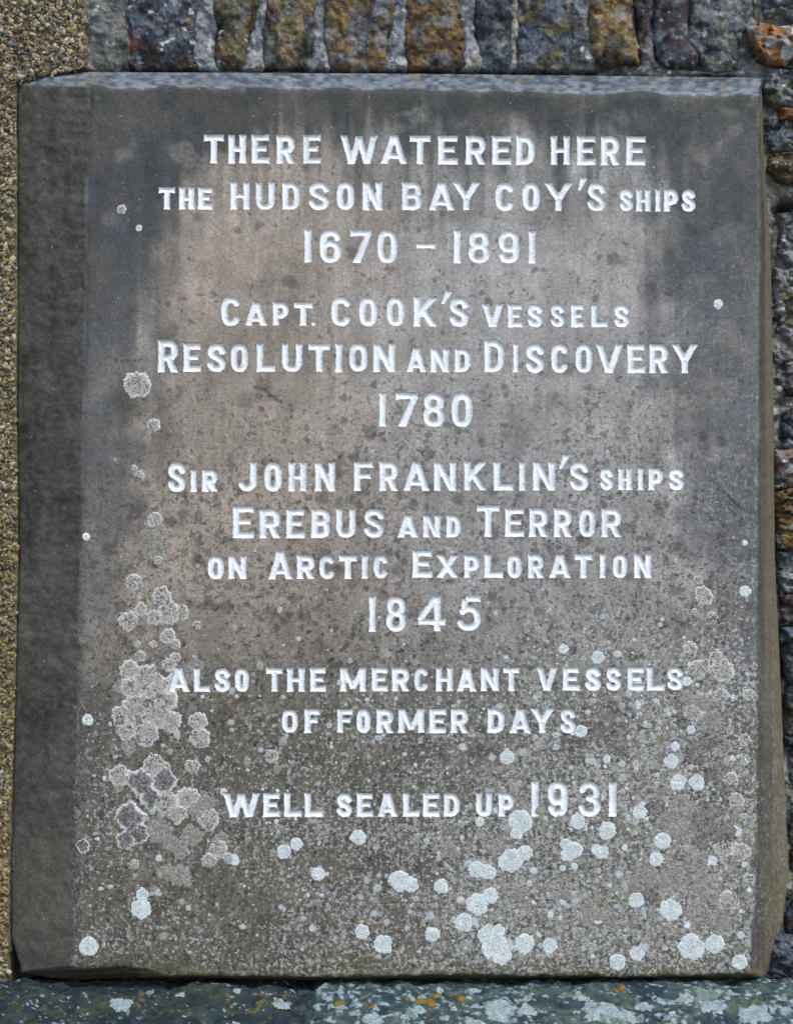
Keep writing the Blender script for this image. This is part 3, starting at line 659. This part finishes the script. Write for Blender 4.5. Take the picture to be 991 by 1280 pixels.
def dens(x, y):
    d = ss(700, 980, y+0*x)*(.14+.5*ss(420, 760, x))+.45*np.exp(-((x-790)/70)**2-((y-890)/55)**2)+.5*np.exp(-((x-660)/150)**2-((y-1110)/90)**2)+.35*np.exp(-((x-860)/90)**2-((y-1090)/130)**2)+.012
    return np.clip(d*np.clip(1+2.6*fbm(x/38, y/38, 91, 3), .05, 2), 0, 1)
PAL = [lin(c) for c in ((184, 180, 172), (194, 196, 190), (170, 168, 163), (212, 215, 212), (160, 154, 145), (186, 196, 200), (160, 158, 142))]
def size_(rs, x, y): return min(5.5, .8+rs.exponential(.75)*(1+1.6*(rs.rand() < .12)))
v_, f_, c_ = specks(24000, dens, size_, 5, (102, 936, 560, 1198), lambda rs: PAL[min(rs.randint(0, 8), 6)] if rs.rand() > .012 else lin((146, 130, 76)))
o = mesh_obj('lichen_specks', v_, f_, MAT_SPECK, col=c_); o['kind'] = 'stuff'; at_parent(o, tablet)

# ---------------------------------------------------------------- walls
def poly_sdf(P):
    P = np.array(P, float)
    def sd(X, Y):
        d = np.full(X.shape, 1e9); ins = np.zeros(X.shape, bool)
        n = len(P)
        for i in range(n):
            x0, y0 = P[i]; x1, y1 = P[(i+1) % n]
            ex, ey = x1-x0, y1-y0
            t = np.clip(((X-x0)*ex+(Y-y0)*ey)/(ex*ex+ey*ey+1e-9), 0, 1)
            d = np.minimum(d, np.hypot(X-x0-t*ex, Y-y0-t*ey))
            c = ((y0 > Y) != (y1 > Y)) & (X < (x1-x0)*(Y-y0)/((y1-y0) if y1 != y0 else 1e-9)+x0)
            ins ^= c
        return np.where(ins, -d, d)
    return sd
WD = .062                                   # general plane of the rubble behind the tablet's face
wall = thing('rubble_wall', 'rough rubble stone wall of blue grey, brown and ochre stones with lime mortar around the tablet', 'stone wall', (.2, .2, -1.05))
def stone(P, pal, seed, front=0., res=1.6, bulge=4, amp=.85, lich=.0, round_=4.4, parent=wall, name='stone', label=None, rust=None, soft=2.2, mat=None):
    """pal: list of sRGB tones blended in drifting patches"""
    sdp = poly_sdf(P); sd0 = lambda X, Y: sdp(X, Y)-(2.2 if y1 < 100 and name == 'stone' else (3.6 if x0 > 930 else 1.))
    P_ = np.array(P, float); x0, y0 = P_.min(0); x1, y1 = P_.max(0)
    def sd(X, Y):
        wx = fbm(X/16, Y/16, seed, 3)*round_*1.6; wy = fbm(X/16, Y/16, seed+50, 3)*round_*1.6
        return sd0(X+wx, Y+wy)+fbm(X/6, Y/6, seed+9, 3)*2.6
    X, Y, F, q = clip_grid(x0-4, x1+4, y0-4, y1+4, res, sd, snap=True)
    t = -F
    n1 = fbm(X/26, Y/34, seed+1, 5); n2 = fbm(X/9, Y/9, seed+2, 4); n3 = fbm(X/60, Y/60, seed+3, 3)
    rid = np.abs(fbm((X+Y*.35)/24, (Y-X*.2)/34, seed+4, 4))
    dome = 1-np.exp(-t/soft)
    d = WD-front-.004+.018*(1-dome)-bulge/1000*ss(0, 30, t)-amp*(.015*n1+.009*n2+.014*n3-.020*rid)+amp*.006*np.floor(3*(n1+n3+.5))/3
    if x0 > 930: d = d+.012*np.abs(fbm(X/11, Y/8, seed+21, 4))-.02*np.floor(2.5*(fbm(X/18, Y/9, seed+22, 3)+.5))/2.5+.008
    d = np.where(t <= 0, WD+.035, d)
    pal = [lin(c) for c in pal]; w = fbm(X/30, Y/42, seed+5, 5)*2.3+fbm(X/7, Y/9, seed+6, 3)*.5+.5
    w = np.clip(w, 0, .999)*(len(pal)-1); c = np.zeros((len(X), 3))
    for i in range(len(pal)-1):
        m = (w >= i) & (w <= i+1); c[m] = mix(pal[i][None], pal[i+1][None], ss(0, 1, w[m]-i))
    c = c*(1.1+.9*n2+.5*n1)[:, None]
    c = mix(c, lin((38, 38, 40)), np.clip(.75*ss(.04, .0, rid), 0, 1)*.6)
    c = mix(c, lin((120, 124, 126))[None]*(1+.8*n2)[:, None], ss(.05, .2, fbm(X/17, Y/15, 991, 5))*.6)
    c = mix(c, lin((44, 46, 48)), ss(.06, .2, fbm(X/24, Y/30, 992, 4))*.6)
    if lich: c = mix(c, lin((182, 184, 186)), ss(.0, .05, fbm(X/11, Y/9, seed+7, 4)-(.30-.30*lich))*.9)
    if rust: c = mix(c, lin((138, 66, 34)), ss(rust[2], rust[2]*.3, np.hypot(X-rust[0], (Y-rust[1])*.8)+12*n2)*.85)
    o = mesh_obj(name, np.stack([PX(X, WD), d, PZ(Y, WD)], -1), q, mat or MAT_ROCK, col=np.clip(c, .01, .9))
    at_parent(o, parent)
    if label: o['label'] = label
    return o
BLUE = (70, 75, 82); DBLUE = (50, 55, 62); SLATE = (84, 92, 100); BROWN = (92, 76, 56); OCH = (110, 90, 58); DBROWN = (62, 50, 42)
PURP = (70, 60, 62); OLIVE = (92, 88, 66); GREY = (112, 114, 112); TANC = (122, 108, 84); ORANGE = (146, 98, 60); GREEN = (90, 98, 84)
b_ = 87
stone([(160,-14),(248,-14),(246,30),(247,b_+3),(163,b_+2),(160,40)], [DBROWN,DBLUE,BLUE,SLATE,DBLUE,BROWN], 11, .006, lich=.22, rust=(164,55,13))
stone([(262,-12),(330,-12),(322,20),(312,50),(307,b_),(268,b_-2),(272,40)], [BLUE,OLIVE,DBROWN,BROWN,OLIVE], 23, .004, lich=.12)
stone([(336,-12),(396,-14),(402,20),(392,55),(391,b_),(330,b_+1),(328,40)], [BLUE,OLIVE,DBLUE,BROWN,TANC,OLIVE], 35, .006)
stone([(408,-14),(500,-14),(492,30),(484,60),(486,b_+2),(414,b_+3),(406,50)], [DBROWN,TANC,OCH,BROWN,SLATE,OCH], 47, .008)
stone([(508,-14),(578,-14),(578,30),(582,60),(580,b_+3),(506,b_+2),(504,45)], [PURP,OCH,BROWN,DBROWN,OCH,PURP], 59, .007)
stone([(591,-14),(640,-14),(639,40),(641,b_+3),(600,b_+4),(594,60),(590,30)], [BLUE,SLATE,DBLUE,BLUE,GREY], 61, .006)
stone([(646,-14),(718,-14),(720,25),(714,60),(712,b_+5),(645,b_+4),(645,40)], [DBLUE,BLUE,TANC,OLIVE,BLUE,SLATE], 73, .005)
stone([(738,-14),(786,-14),(790,30),(797,60),(796,80),(752,b_+1),(740,70),(736,30)], [BROWN,OCH,TANC,OCH,DBROWN], 85, .011, soft=5)
stone([(790,-14),(818,-14),(815,30),(818,70),(830,b_+6),(770,b_+7),(799,78),(798,30)], [PURP,DBROWN,GREY,PURP], 97, .000)
stone([(820,-14),(856,-14),(862,20),(858,50),(874,72),(868,b_),(838,b_-2),(820,70),(817,40)], [DBLUE,PURP,BLUE,DBLUE], 109, .010, lich=.08, soft=4)
stone([(862,-14),(944,-14),(946,30),(930,40),(924,64),(922,92),(880,92),(874,68),(860,48),(866,15)], [GREEN,GREY,DBLUE,GREY,GREEN], 121, .001, lich=.28)
stone([(950,-14),(1010,-14),(1010,26),(985,22),(978,16),(955,20)], [SLATE,GREY,SLATE], 133, .009, lich=.2)
stone([(936,36),(955,32),(1030,33),(1030,78),(960,80),(946,76),(938,60)], [ORANGE,TANC,ORANGE,BROWN], 145, .022, amp=.5, lich=.5, label='orange brown stone with white lichen')
stone([(957,86),(1030,84),(1030,132),(975,136),(955,120)], [GREY,SLATE,OLIVE,GREY], 151, .003, lich=.25)
stone([(975,136),(1020,134),(1020,147),(976,149)], [(120,70,52),BROWN], 157, .006)
stone([(958,150),(1040,150),(1040,186),(990,190),(966,186),(958,170)], [GREY,OLIVE,SLATE], 163, .002, lich=.2)
stone([(962,194),(1040,190),(1040,236),(1000,232),(975,224),(960,214)], [BROWN,OLIVE,DBROWN,TANC], 169, .010, lich=.25)
stone([(976,268),(1040,262),(1040,330),(985,332),(973,310)], [SLATE,GREY,SLATE], 175, .006, lich=.15)
stone([(968,338),(1040,336),(1040,424),(990,432),(970,412)], [GREEN,OLIVE,GREY,DBLUE], 181, .000, lich=.22)
stone([(969,440),(1040,436),(1040,486),(985,496),(972,480)], [PURP,DBROWN,GREY,PURP], 187, .006)
stone([(976,520),(1040,516),(1040,560),(980,562)], [BLUE,SLATE,GREEN], 193, .004)
stone([(969,564),(1050,562),(1050,608),(970,609)], [(120,92,80),BROWN,GREY,(128,88,70)], 199, .009, lich=.1, label='pinkish brown stone')
stone([(969,613),(1050,612),(1050,682),(975,686),(970,660)], [DBROWN,OCH,BROWN,OCH], 205, .009, lich=.12, label='ochre brown stone')
stone([(971,692),(1050,690),(1050,738),(976,740)], [GREY,SLATE,GREEN], 211, .004, lich=.18)
stone([(975,744),(1050,742),(1050,778),(980,780)], [BROWN,PURP,DBROWN], 217, .006, lich=.2)
stone([(977,786),(1050,784),(1050,852),(992,856),(983,840)], [SLATE,DBLUE,SLATE], 223, .010, soft=4)
stone([(985,862),(1050,860),(1050,915),(990,918)], [DBLUE,OLIVE,DBLUE], 229, .002, lich=.2)
stone([(986,924),(1050,922),(1050,985),(990,984)], [OLIVE,DBLUE,SLATE], 235, .004, lich=.2)
stone([(988,992),(1050,990),(1050,1050),(992,1056)], [GREY,OLIVE,DBROWN], 241, .006, lich=.4)
stone([(989,1062),(1050,1060),(1050,1160),(984,1166)], [DBLUE,DBROWN,DBLUE], 247, .004)
stone([(966,1172),(1050,1168),(1060,1232),(962,1234),(958,1212)], [DBLUE,BLUE,DBLUE], 253, .020, soft=5)
# the wall goes on beyond the frame
rs = random.Random(3)
pals = [[BLUE,SLATE,DBLUE],[OLIVE,BROWN,TANC],[GREY,GREEN,SLATE],[PURP,DBROWN,GREY],[BROWN,OCH,DBROWN]]
y = -16
while y > -420:
    hh = rs.uniform(48, 90); x = 110+rs.uniform(-10, 20)
    while x < 1560:
        ww = rs.uniform(60, 150); j = lambda: rs.uniform(-5, 5)
        stone([(x+4+j(), y-hh+6+j()), (x+ww-5+j(), y-hh+6+j()), (x+ww-5+j(), y-6+j()), (x+4+j(), y-6+j())], rs.choice(pals), rs.randint(300, 9999), rs.uniform(0, .012), res=4.5, lich=rs.choice([0, .15, .25]))
        x += ww
    y -= hh
y = 10
while y < 1640:
    hh = rs.uniform(45, 85); x = 1060+rs.uniform(-4, 10)
    while x < 1560:
        ww = rs.uniform(70, 150); j = lambda: rs.uniform(-5, 5)
        stone([(x+4+j(), y+6+j()), (x+ww-5+j(), y+6+j()), (x+ww-5+j(), y+hh-6+j()), (x+4+j(), y+hh-6+j())], rs.choice(pals), rs.randint(300, 9999), rs.uniform(0, .012), res=4.5, lich=rs.choice([0, .15, .25]))
        x += ww
    y += hh
# mortar bed: one rough sheet per zone, proud between the stones over the tablet, hollow on the right
def mortar(x0, x1, y0, y1, res, depthf, seed, cols):
    nx, ny = int((x1-x0)/res)+1, int((y1-y0)/res)+1
    X, Y = np.meshgrid(np.linspace(x0, x1, nx), np.linspace(y0, y1, ny)); X = X.ravel(); Y = Y.ravel()
    n1 = fbm(X/14, Y/14, seed, 4); n2 = fbm(X/4, Y/4, seed+1, 3); n3 = fbm(X/50, Y/50, seed+2, 3)
    d = depthf(X, Y)-.012*n1-.005*n2-.012*n3
    w = np.clip(.5+2*n3+.9*n1, 0, 1)
    c = mix(lin(cols[0])[None], lin(cols[1])[None], w)*(1+.7*n2)[:, None]
    c = mix(c, lin((178, 180, 178)), ss(.12, .2, fbm(X/9, Y/9, seed+5, 3))*.7)
    ii = np.arange(nx*ny).reshape(ny, nx)
    q = np.stack([ii[:-1, :-1], ii[1:, :-1], ii[1:, 1:], ii[:-1, 1:]], -1).reshape(-1, 4)
    o = mesh_obj('mortar', np.stack([PX(X, WD), d, PZ(Y, WD)], -1), q, MAT_MORTAR, col=c); at_parent(o, wall); return o
mortar(96, 1000, -16, 104, 2., lambda X, Y: WD+.013+.0*X, 501, ((104, 108, 112), (146, 148, 146)))
def rd(X, Y):
    d = WD+.010+0*X
    for (x, y, rx, ry, dd) in ((965, 25, 22, 9, .07), (985, 262, 16, 10, .06), (978, 900, 8, 40, .03), (985, 820, 6, 40, .03), (960, 520, 9, 30, -.012)):
        d = d+dd*np.exp(-((X-x)/rx)**2-((Y-y)/ry)**2)
    return d
mortar(925, 1062, -20, 1260, 2., rd, 521, ((88, 90, 84), (124, 122, 112)))
# dark and pale crumbs of mortar smeared on top of the tablet joint
mortar(96, 1560, -440, -14, 9., lambda X, Y: WD+.012+0*X, 541, ((104, 108, 112), (146, 148, 146)))
mortar(1058, 1560, -20, 1660, 9., lambda X, Y: WD+.012+0*X, 551, ((88, 90, 84), (124, 122, 112)))
mortar(60, 1060, 1170, 1660, 9., lambda X, Y: WD+.03+0*X, 561, ((88, 90, 84), (124, 122, 112)))
# pale smooth mortar strap beside the pebbledash, with joints between the stones above the tablet
def strap(P, seed, tone, front=.003, lich=.25):
    P = np.array(P, float); cx_ = P[:, 0].mean(); P[:, 0] += np.sign(P[:, 0]-cx_)*4; front -= .004
    return stone(P, tone, seed, front, bulge=1, amp=.75, lich=lich, name='mortar_joint', soft=2., mat=MAT_MORTAR)
MG = [(88, 92, 94), (140, 144, 144), (112, 118, 122), (150, 152, 148)]
strap([(104,-14),(170,-14),(164,20),(166,b_+2),(100,b_+2),(108,40)], 601, [(96,98,94),(118,116,108),(108,112,112)], .004, .12)
strap([(246,-14),(268,-14),(268,40),(262,60),(270,b_+2),(244,b_+2),(247,40)], 607, MG, .010, .35)
strap([(322,-14),(338,-14),(330,30),(328,50),(332,b_+2),(306,b_+2),(314,45)], 613, MG, .006)
strap([(395,-14),(410,-14),(405,30),(404,60),(414,b_+2),(389,b_+2),(393,55)], 619, MG, .009)
strap([(498,-14),(510,-14),(506,30),(505,50),(507,b_+3),(484,b_+3),(485,60),(493,28)], 631, MG, .010)
strap([(576,-14),(592,-14),(590,40),(596,60),(602,b_+3),(578,b_+3),(584,62),(577,30)], 641, [(134,130,122),(150,148,146),(128,132,138)], .011)
strap([(639,-14),(646,-14),(645,40),(646,b_+3),(640,b_+3),(639,30)], 647, [(128,122,110),(150,148,140)], .006)
strap([(717,-14),(740,-14),(736,30),(740,70),(750,b_+5),(711,b_+5),(716,55)], 653, [(96,102,106),(124,128,128),(110,114,112)], .004)
strap([(760,80),(800,78),(870,88),(930,86),(930,97),(740,97)], 659, [(84,82,80),(104,104,102)], .004, .1)
strap([(956,476),(984,490),(990,512),(968,520),(955,500)], 661, [(146,144,132),(156,154,146)], .008, .3)
# rough-cast (pebbledash) wall on the left
pd = thing('pebbledash_wall', 'tan and khaki pebbledash wall of small stone chips left of the tablet', 'pebbledash wall', (-.6, .2, -1.05))
def pd_edge(Y):                               # its right-hand edge
    return np.where(Y < 86, 106+5*fbm(Y/13, Y*0, 5, 3)*2, np.where(Y < 104, np.interp(Y, [86, 98, 104], [104, 50, 24]), np.interp(Y, [104, 300, 500, 700, 900, 1100, 1200, 1300], [20, 21, 20, 22, 18, 12, 10, 8])))
PD = .05
def pd_depth(X, Y):
    return PD+fbm(X/40, Y/40, 81, 3)*.012+np.clip((X-pd_edge(Y)+4)/9, 0, 2)*.012
x0, x1, y0, y1 = -520, 118, -420, 1660
nx, ny = 214, 694
X, Y = np.meshgrid(np.linspace(x0, x1, nx), np.linspace(y0, y1, ny)); X = X.ravel(); Y = Y.ravel()
ii = np.arange(nx*ny).reshape(ny, nx)
q = np.stack([ii[:-1, :-1], ii[1:, :-1], ii[1:, 1:], ii[:-1, 1:]], -1).reshape(-1, 4)
n2 = fbm(X/5, Y/5, 83, 3)
dd = pd_depth(X, Y)+.004*n2+np.where(X > pd_edge(Y)+3, .045, 0)
o = mesh_obj('render_coat', np.stack([PX(X, PD), dd, PZ(Y, PD)], -1), q, MAT_MORTAR, col=lin((116, 106, 84))[None]*(1+.8*n2)[:, None]); at_parent(o, pd)
def chips(n, zone, smin, smax, seed):
    r = np.random.RandomState(seed)
    xs = r.uniform(zone[0], zone[1], n); ys = r.uniform(zone[2], zone[3], n)
    k = (xs < pd_edge(ys)-1) & (fbm(xs/14, ys/14, 95, 3) < .17+.1*r.rand(n)); xs, ys = xs[k], ys[k]; n = len(xs)
    base = np.array([(-1, -1, -1), (1, -1, -1), (1, 1, -1), (-1, 1, -1), (-.7, -.7, 1), (.7, -.8, 1), (.8, .6, 1), (-.6, .8, 1)], float)
    fc = np.array([(4, 5, 6), (4, 6, 7), (0, 5, 4), (0, 1, 5), (1, 6, 5), (1, 2, 6), (2, 7, 6), (2, 3, 7), (3, 4, 7), (3, 0, 4)])
    V_ = base[None]+r.uniform(-.45, .45, (n, 8, 3))
    s = (smin+(smax-smin)*r.power(.55, n))/2
    V_ = V_*np.stack([s*r.uniform(.8, 1.7, n), s*r.uniform(.5, 1., n), s*r.uniform(.35, .8, n)], -1)[:, None, :]
    def rot(V_, a, i, j):
        c_, s_ = np.cos(a)[:, None], np.sin(a)[:, None]; A, B = V_[..., i].copy(), V_[..., j].copy()
        V_[..., i] = A*c_-B*s_; V_[..., j] = A*s_+B*c_
    rot(V_, r.uniform(-.7, .7, n), 0, 2); rot(V_, r.uniform(-.7, .7, n), 1, 2); rot(V_, r.uniform(0, 6.3, n), 0, 1)
    cen = pd_depth(xs, ys)-.0015-r.uniform(0, .0025, n)
    vx = PX(xs, PD)[:, None]+V_[..., 0]/1000; vz = PZ(ys, PD)[:, None]+V_[..., 1]/1000; vy = cen[:, None]-V_[..., 2]/1000
    pal = np.array([lin(c) for c in ((140,124,92),(112,98,70),(158,146,120),(92,82,62),(150,146,134),(124,118,108),(146,128,84),(104,104,104),(84,72,52),(166,160,146),(140,96,70),(128,118,66))])
    pr = np.array([.17,.15,.13,.12,.07,.09,.09,.05,.06,.03,.01,.03]); pr /= pr.sum()
    ci = (pal[r.choice(len(pal), n, p=pr)]*1.05+.02)*(1+r.uniform(-.35, .35, n)+.7*fbm(xs/30, ys/30, 96, 3))[:, None]
    moss = ss(250, 900, ys)*np.clip(.3+1.3*fbm(xs/22, ys/40, 88, 3), 0, .75)
    ci = mix(ci, lin((128, 108, 52))[None], moss)
    f = (fc[None]+(np.arange(n)*8)[:, None, None]).reshape(-1, 3)
    return np.stack([vx, vy, vz], -1).reshape(-1, 3), f, np.repeat(ci, 8, 0)
va, fa, ca = chips(26000, (-60, 112, -60, 1300), 2.2, 6., 1)
vb, fb, cb = chips(15000, (-520, -60, -420, 1660), 6, 12, 2)
vc, fc_, cc = chips(2500, (-60, 112, -420, -60), 6, 11, 3)
v_ = np.concatenate([va, vb, vc]); f_ = np.concatenate([fa, fb+len(va), fc_+len(va)+len(vb)]); c_ = np.concatenate([ca, cb, cc])
o = mesh_obj('stone_chips', v_, f_, MAT_CHIP, col=c_, smooth=False); o['kind'] = 'stuff'; at_parent(o, pd)

# ---------------------------------------------------------------- ledge under the tablet (plan view grid: X across, Y = mm towards the viewer)
LZ = -.5925
ledge = thing('stone_ledge', 'damp blue green stone ledge spotted with pale and mustard lichen below the tablet', 'stone ledge', (0, 0, -1.05))
def ledge_top(X, Y): return LZ-.30*np.sqrt(np.maximum(Y-8, 0)**2+60)/1000+fbm(X/90, Y/90, 201, 3)*.010+fbm(X/22, Y/22, 202, 3)*.004
def ledge_stone(P, seed, pal, up=0., lich=.2, res=2.6):
    sd0 = poly_sdf(P); P_ = np.array(P, float); a0, b0 = P_.min(0); a1, b1 = P_.max(0)
    def sd(X, Y):
        return sd0(X+fbm(X/30, Y/30, seed, 3)*14, Y+fbm(X/30, Y/30, seed+5, 3)*14)+fbm(X/8, Y/8, seed+9, 2)*2
    X, Y, F, q = clip_grid(a0-9, a1+9, b0-9, b1+9, res, sd)
    t = -F; n1 = fbm(X/24, Y/24, seed+1, 4); n2 = fbm(X/8, Y/8, seed+2, 3)
    z = ledge_top(X, Y)+up-.016*np.exp(-t/6)+.012*n1*ss(0, 20, t)+.005*n2
    z = np.where(t <= 0, -.80, z)
    pal = [lin(c) for c in pal]; w = np.clip(fbm(X/45, Y/45, seed+3, 4)*2.2+.5, 0, .999)*(len(pal)-1); c = np.zeros((len(X), 3))
    for i in range(len(pal)-1):
        m = (w >= i) & (w <= i+1); c[m] = mix(pal[i][None], pal[i+1][None], ss(0, 1, w[m]-i))
    c = c*(1+1.1*n2+.4*n1)[:, None]
    sp = fbm(X/7, Y/7, seed+7, 4)+.25*fbm(X/70, Y/70, seed+8, 2)
    c = mix(c, lin((150, 166, 170)), ss(.0, .05, sp-(.27-.2*lich))*.8)
    c = mix(c, lin((118, 106, 56)), ss(.25, .29, fbm(X/9, Y/9, seed+11, 3))*.6)
    c = np.where((t <= 0)[:, None], lin((46, 56, 50))[None], c)
    o = mesh_obj('stone', np.stack([(X-495.5)/1000, -Y/1000, z], -1), q[:, ::-1] if False else q, MAT_LEDGE, col=np.clip(c, .01, .9)); at_parent(o, ledge)
    return o
# for this grid +Y means towards the camera, so the winding seen from above is the same as seen from the front above
LP1 = [(28, 40, 46), (40, 52, 52), (54, 62, 50), (34, 44, 50)]
LP2 = [(36, 52, 58), (52, 68, 70), (70, 84, 78), (44, 58, 64)]
ledge_stone([(-330,-70),(374,-70),(378,60),(374,90),(362,210),(-330,210)], 701, LP1, .0, .06)
ledge_stone([(388,-70),(1010,-70),(1050,210),(378,210),(388,100),(386,40)], 711, LP2, .003, .62)
ledge_stone([(1062,-70),(1560,-70),(1560,210),(1066,210),(1030,60)], 721, LP2, .0, .4, 8)
ledge_stone([(-760,-70),(-342,-70),(-340,210),(-760,210)], 731, LP1, .0, .1, 8)
nx, ny = 600, 90
X, Y = np.meshgrid(np.linspace(-760, 1560, nx), np.linspace(-120, 204, ny)); X = X.ravel(); Y = Y.ravel()
n1 = fbm(X/10, Y/10, 741, 4)
z = ledge_top(X, Y)-.008+.010*n1; z = np.where(Y >= 200, -.80, z)
ii = np.arange(nx*ny).reshape(ny, nx); q = np.stack([ii[:-1, :-1], ii[1:, :-1], ii[1:, 1:], ii[:-1, 1:]], -1).reshape(-1, 4)
c = mix(lin((34, 42, 46))[None], lin((70, 78, 78))[None], np.clip(.5+2.4*n1, 0, 1))
o = mesh_obj('mortar', np.stack([(X-495.5)/1000, -Y/1000, z], -1), q, MAT_MORTAR, col=c); at_parent(o, ledge)
# plinth face under the ledge
fx = np.linspace(-760, 1560, 150); fz = np.linspace(-.66, -1.06, 30)
X, Zz = np.meshgrid(fx, fz); n1 = fbm(X/40, Zz*25, 761, 4)
ii = np.arange(X.size).reshape(X.shape); q = np.stack([ii[:-1, :-1], ii[1:, :-1], ii[1:, 1:], ii[:-1, 1:]], -1).reshape(-1, 4)
o = mesh_obj('plinth', np.stack([(X.ravel()-495.5)/1000, -.180-.02*n1.ravel(), Zz.ravel()], -1), q, MAT_ROCK, col=lin((84, 86, 84))[None]*(1+.8*n1.ravel())[:, None]); at_parent(o, ledge)
# lichen on the ledge
r = np.random.RandomState(8)
def ledge_lichen(x, y, rad, kind, seed):
    sd = blob_sdf(x, y, rad, seed, .5)
    X, Y, F, q = clip_grid(x-rad*1.7, x+rad*1.7, y-rad*1.7, y+rad*1.7, max(1.2, rad/9), sd)
    t = -F/rad; n1 = fbm(X/4, Y/4, seed, 3)
    c = {'b': lin((150, 164, 164)), 'm': lin((124, 110, 52)), 'o': lin((140, 104, 46)), 'g': lin((116, 132, 122))}[kind][None]*(1+.6*n1)[:, None]
    s0 = fbm(X/24, Y/24, (711 if x > 392 else 701)+1, 4)*.012+fbm(X/8, Y/8, (711 if x > 392 else 701)+2, 3)*.005+(.003 if x > 392 else 0)
    z = ledge_top(X, Y)+s0+.0016*ss(0, .15, t)+.0006
    o = mesh_obj('lichen_patch', np.stack([(X-495.5)/1000, -Y/1000, z], -1), q, MAT_CRUST, col=c, fattr={'dots': np.full(len(X), .15)}); at_parent(o, ledge)
for i in range(76):
    x = r.uniform(410, 985) if i < 64 else r.uniform(150, 360); y = r.uniform(8, 130)
    ledge_lichen(x, y, r.uniform(2, 5)+r.exponential(3), r.choice(['b', 'b', 'b', 'g', 'm', 'o'], p=[.27, .22, .22, .22, .05, .02]), 900+i*5)
for x, y, rad, k in ((620, 150, 22, 'b'), (745, 190, 26, 'b'), (880, 160, 20, 'b'), (930, 210, 24, 'b'), (850, 110, 14, 'b'), (530, 110, 11, 'm'), (575, 100, 8, 'o'), (520, 170, 12, 'b'), (590, 240, 14, 'b'), (545, 80, 9, 'm'), (350, 110, 8, 'm')):
    ledge_lichen(x, y*.42, rad*.85, k, int(x))
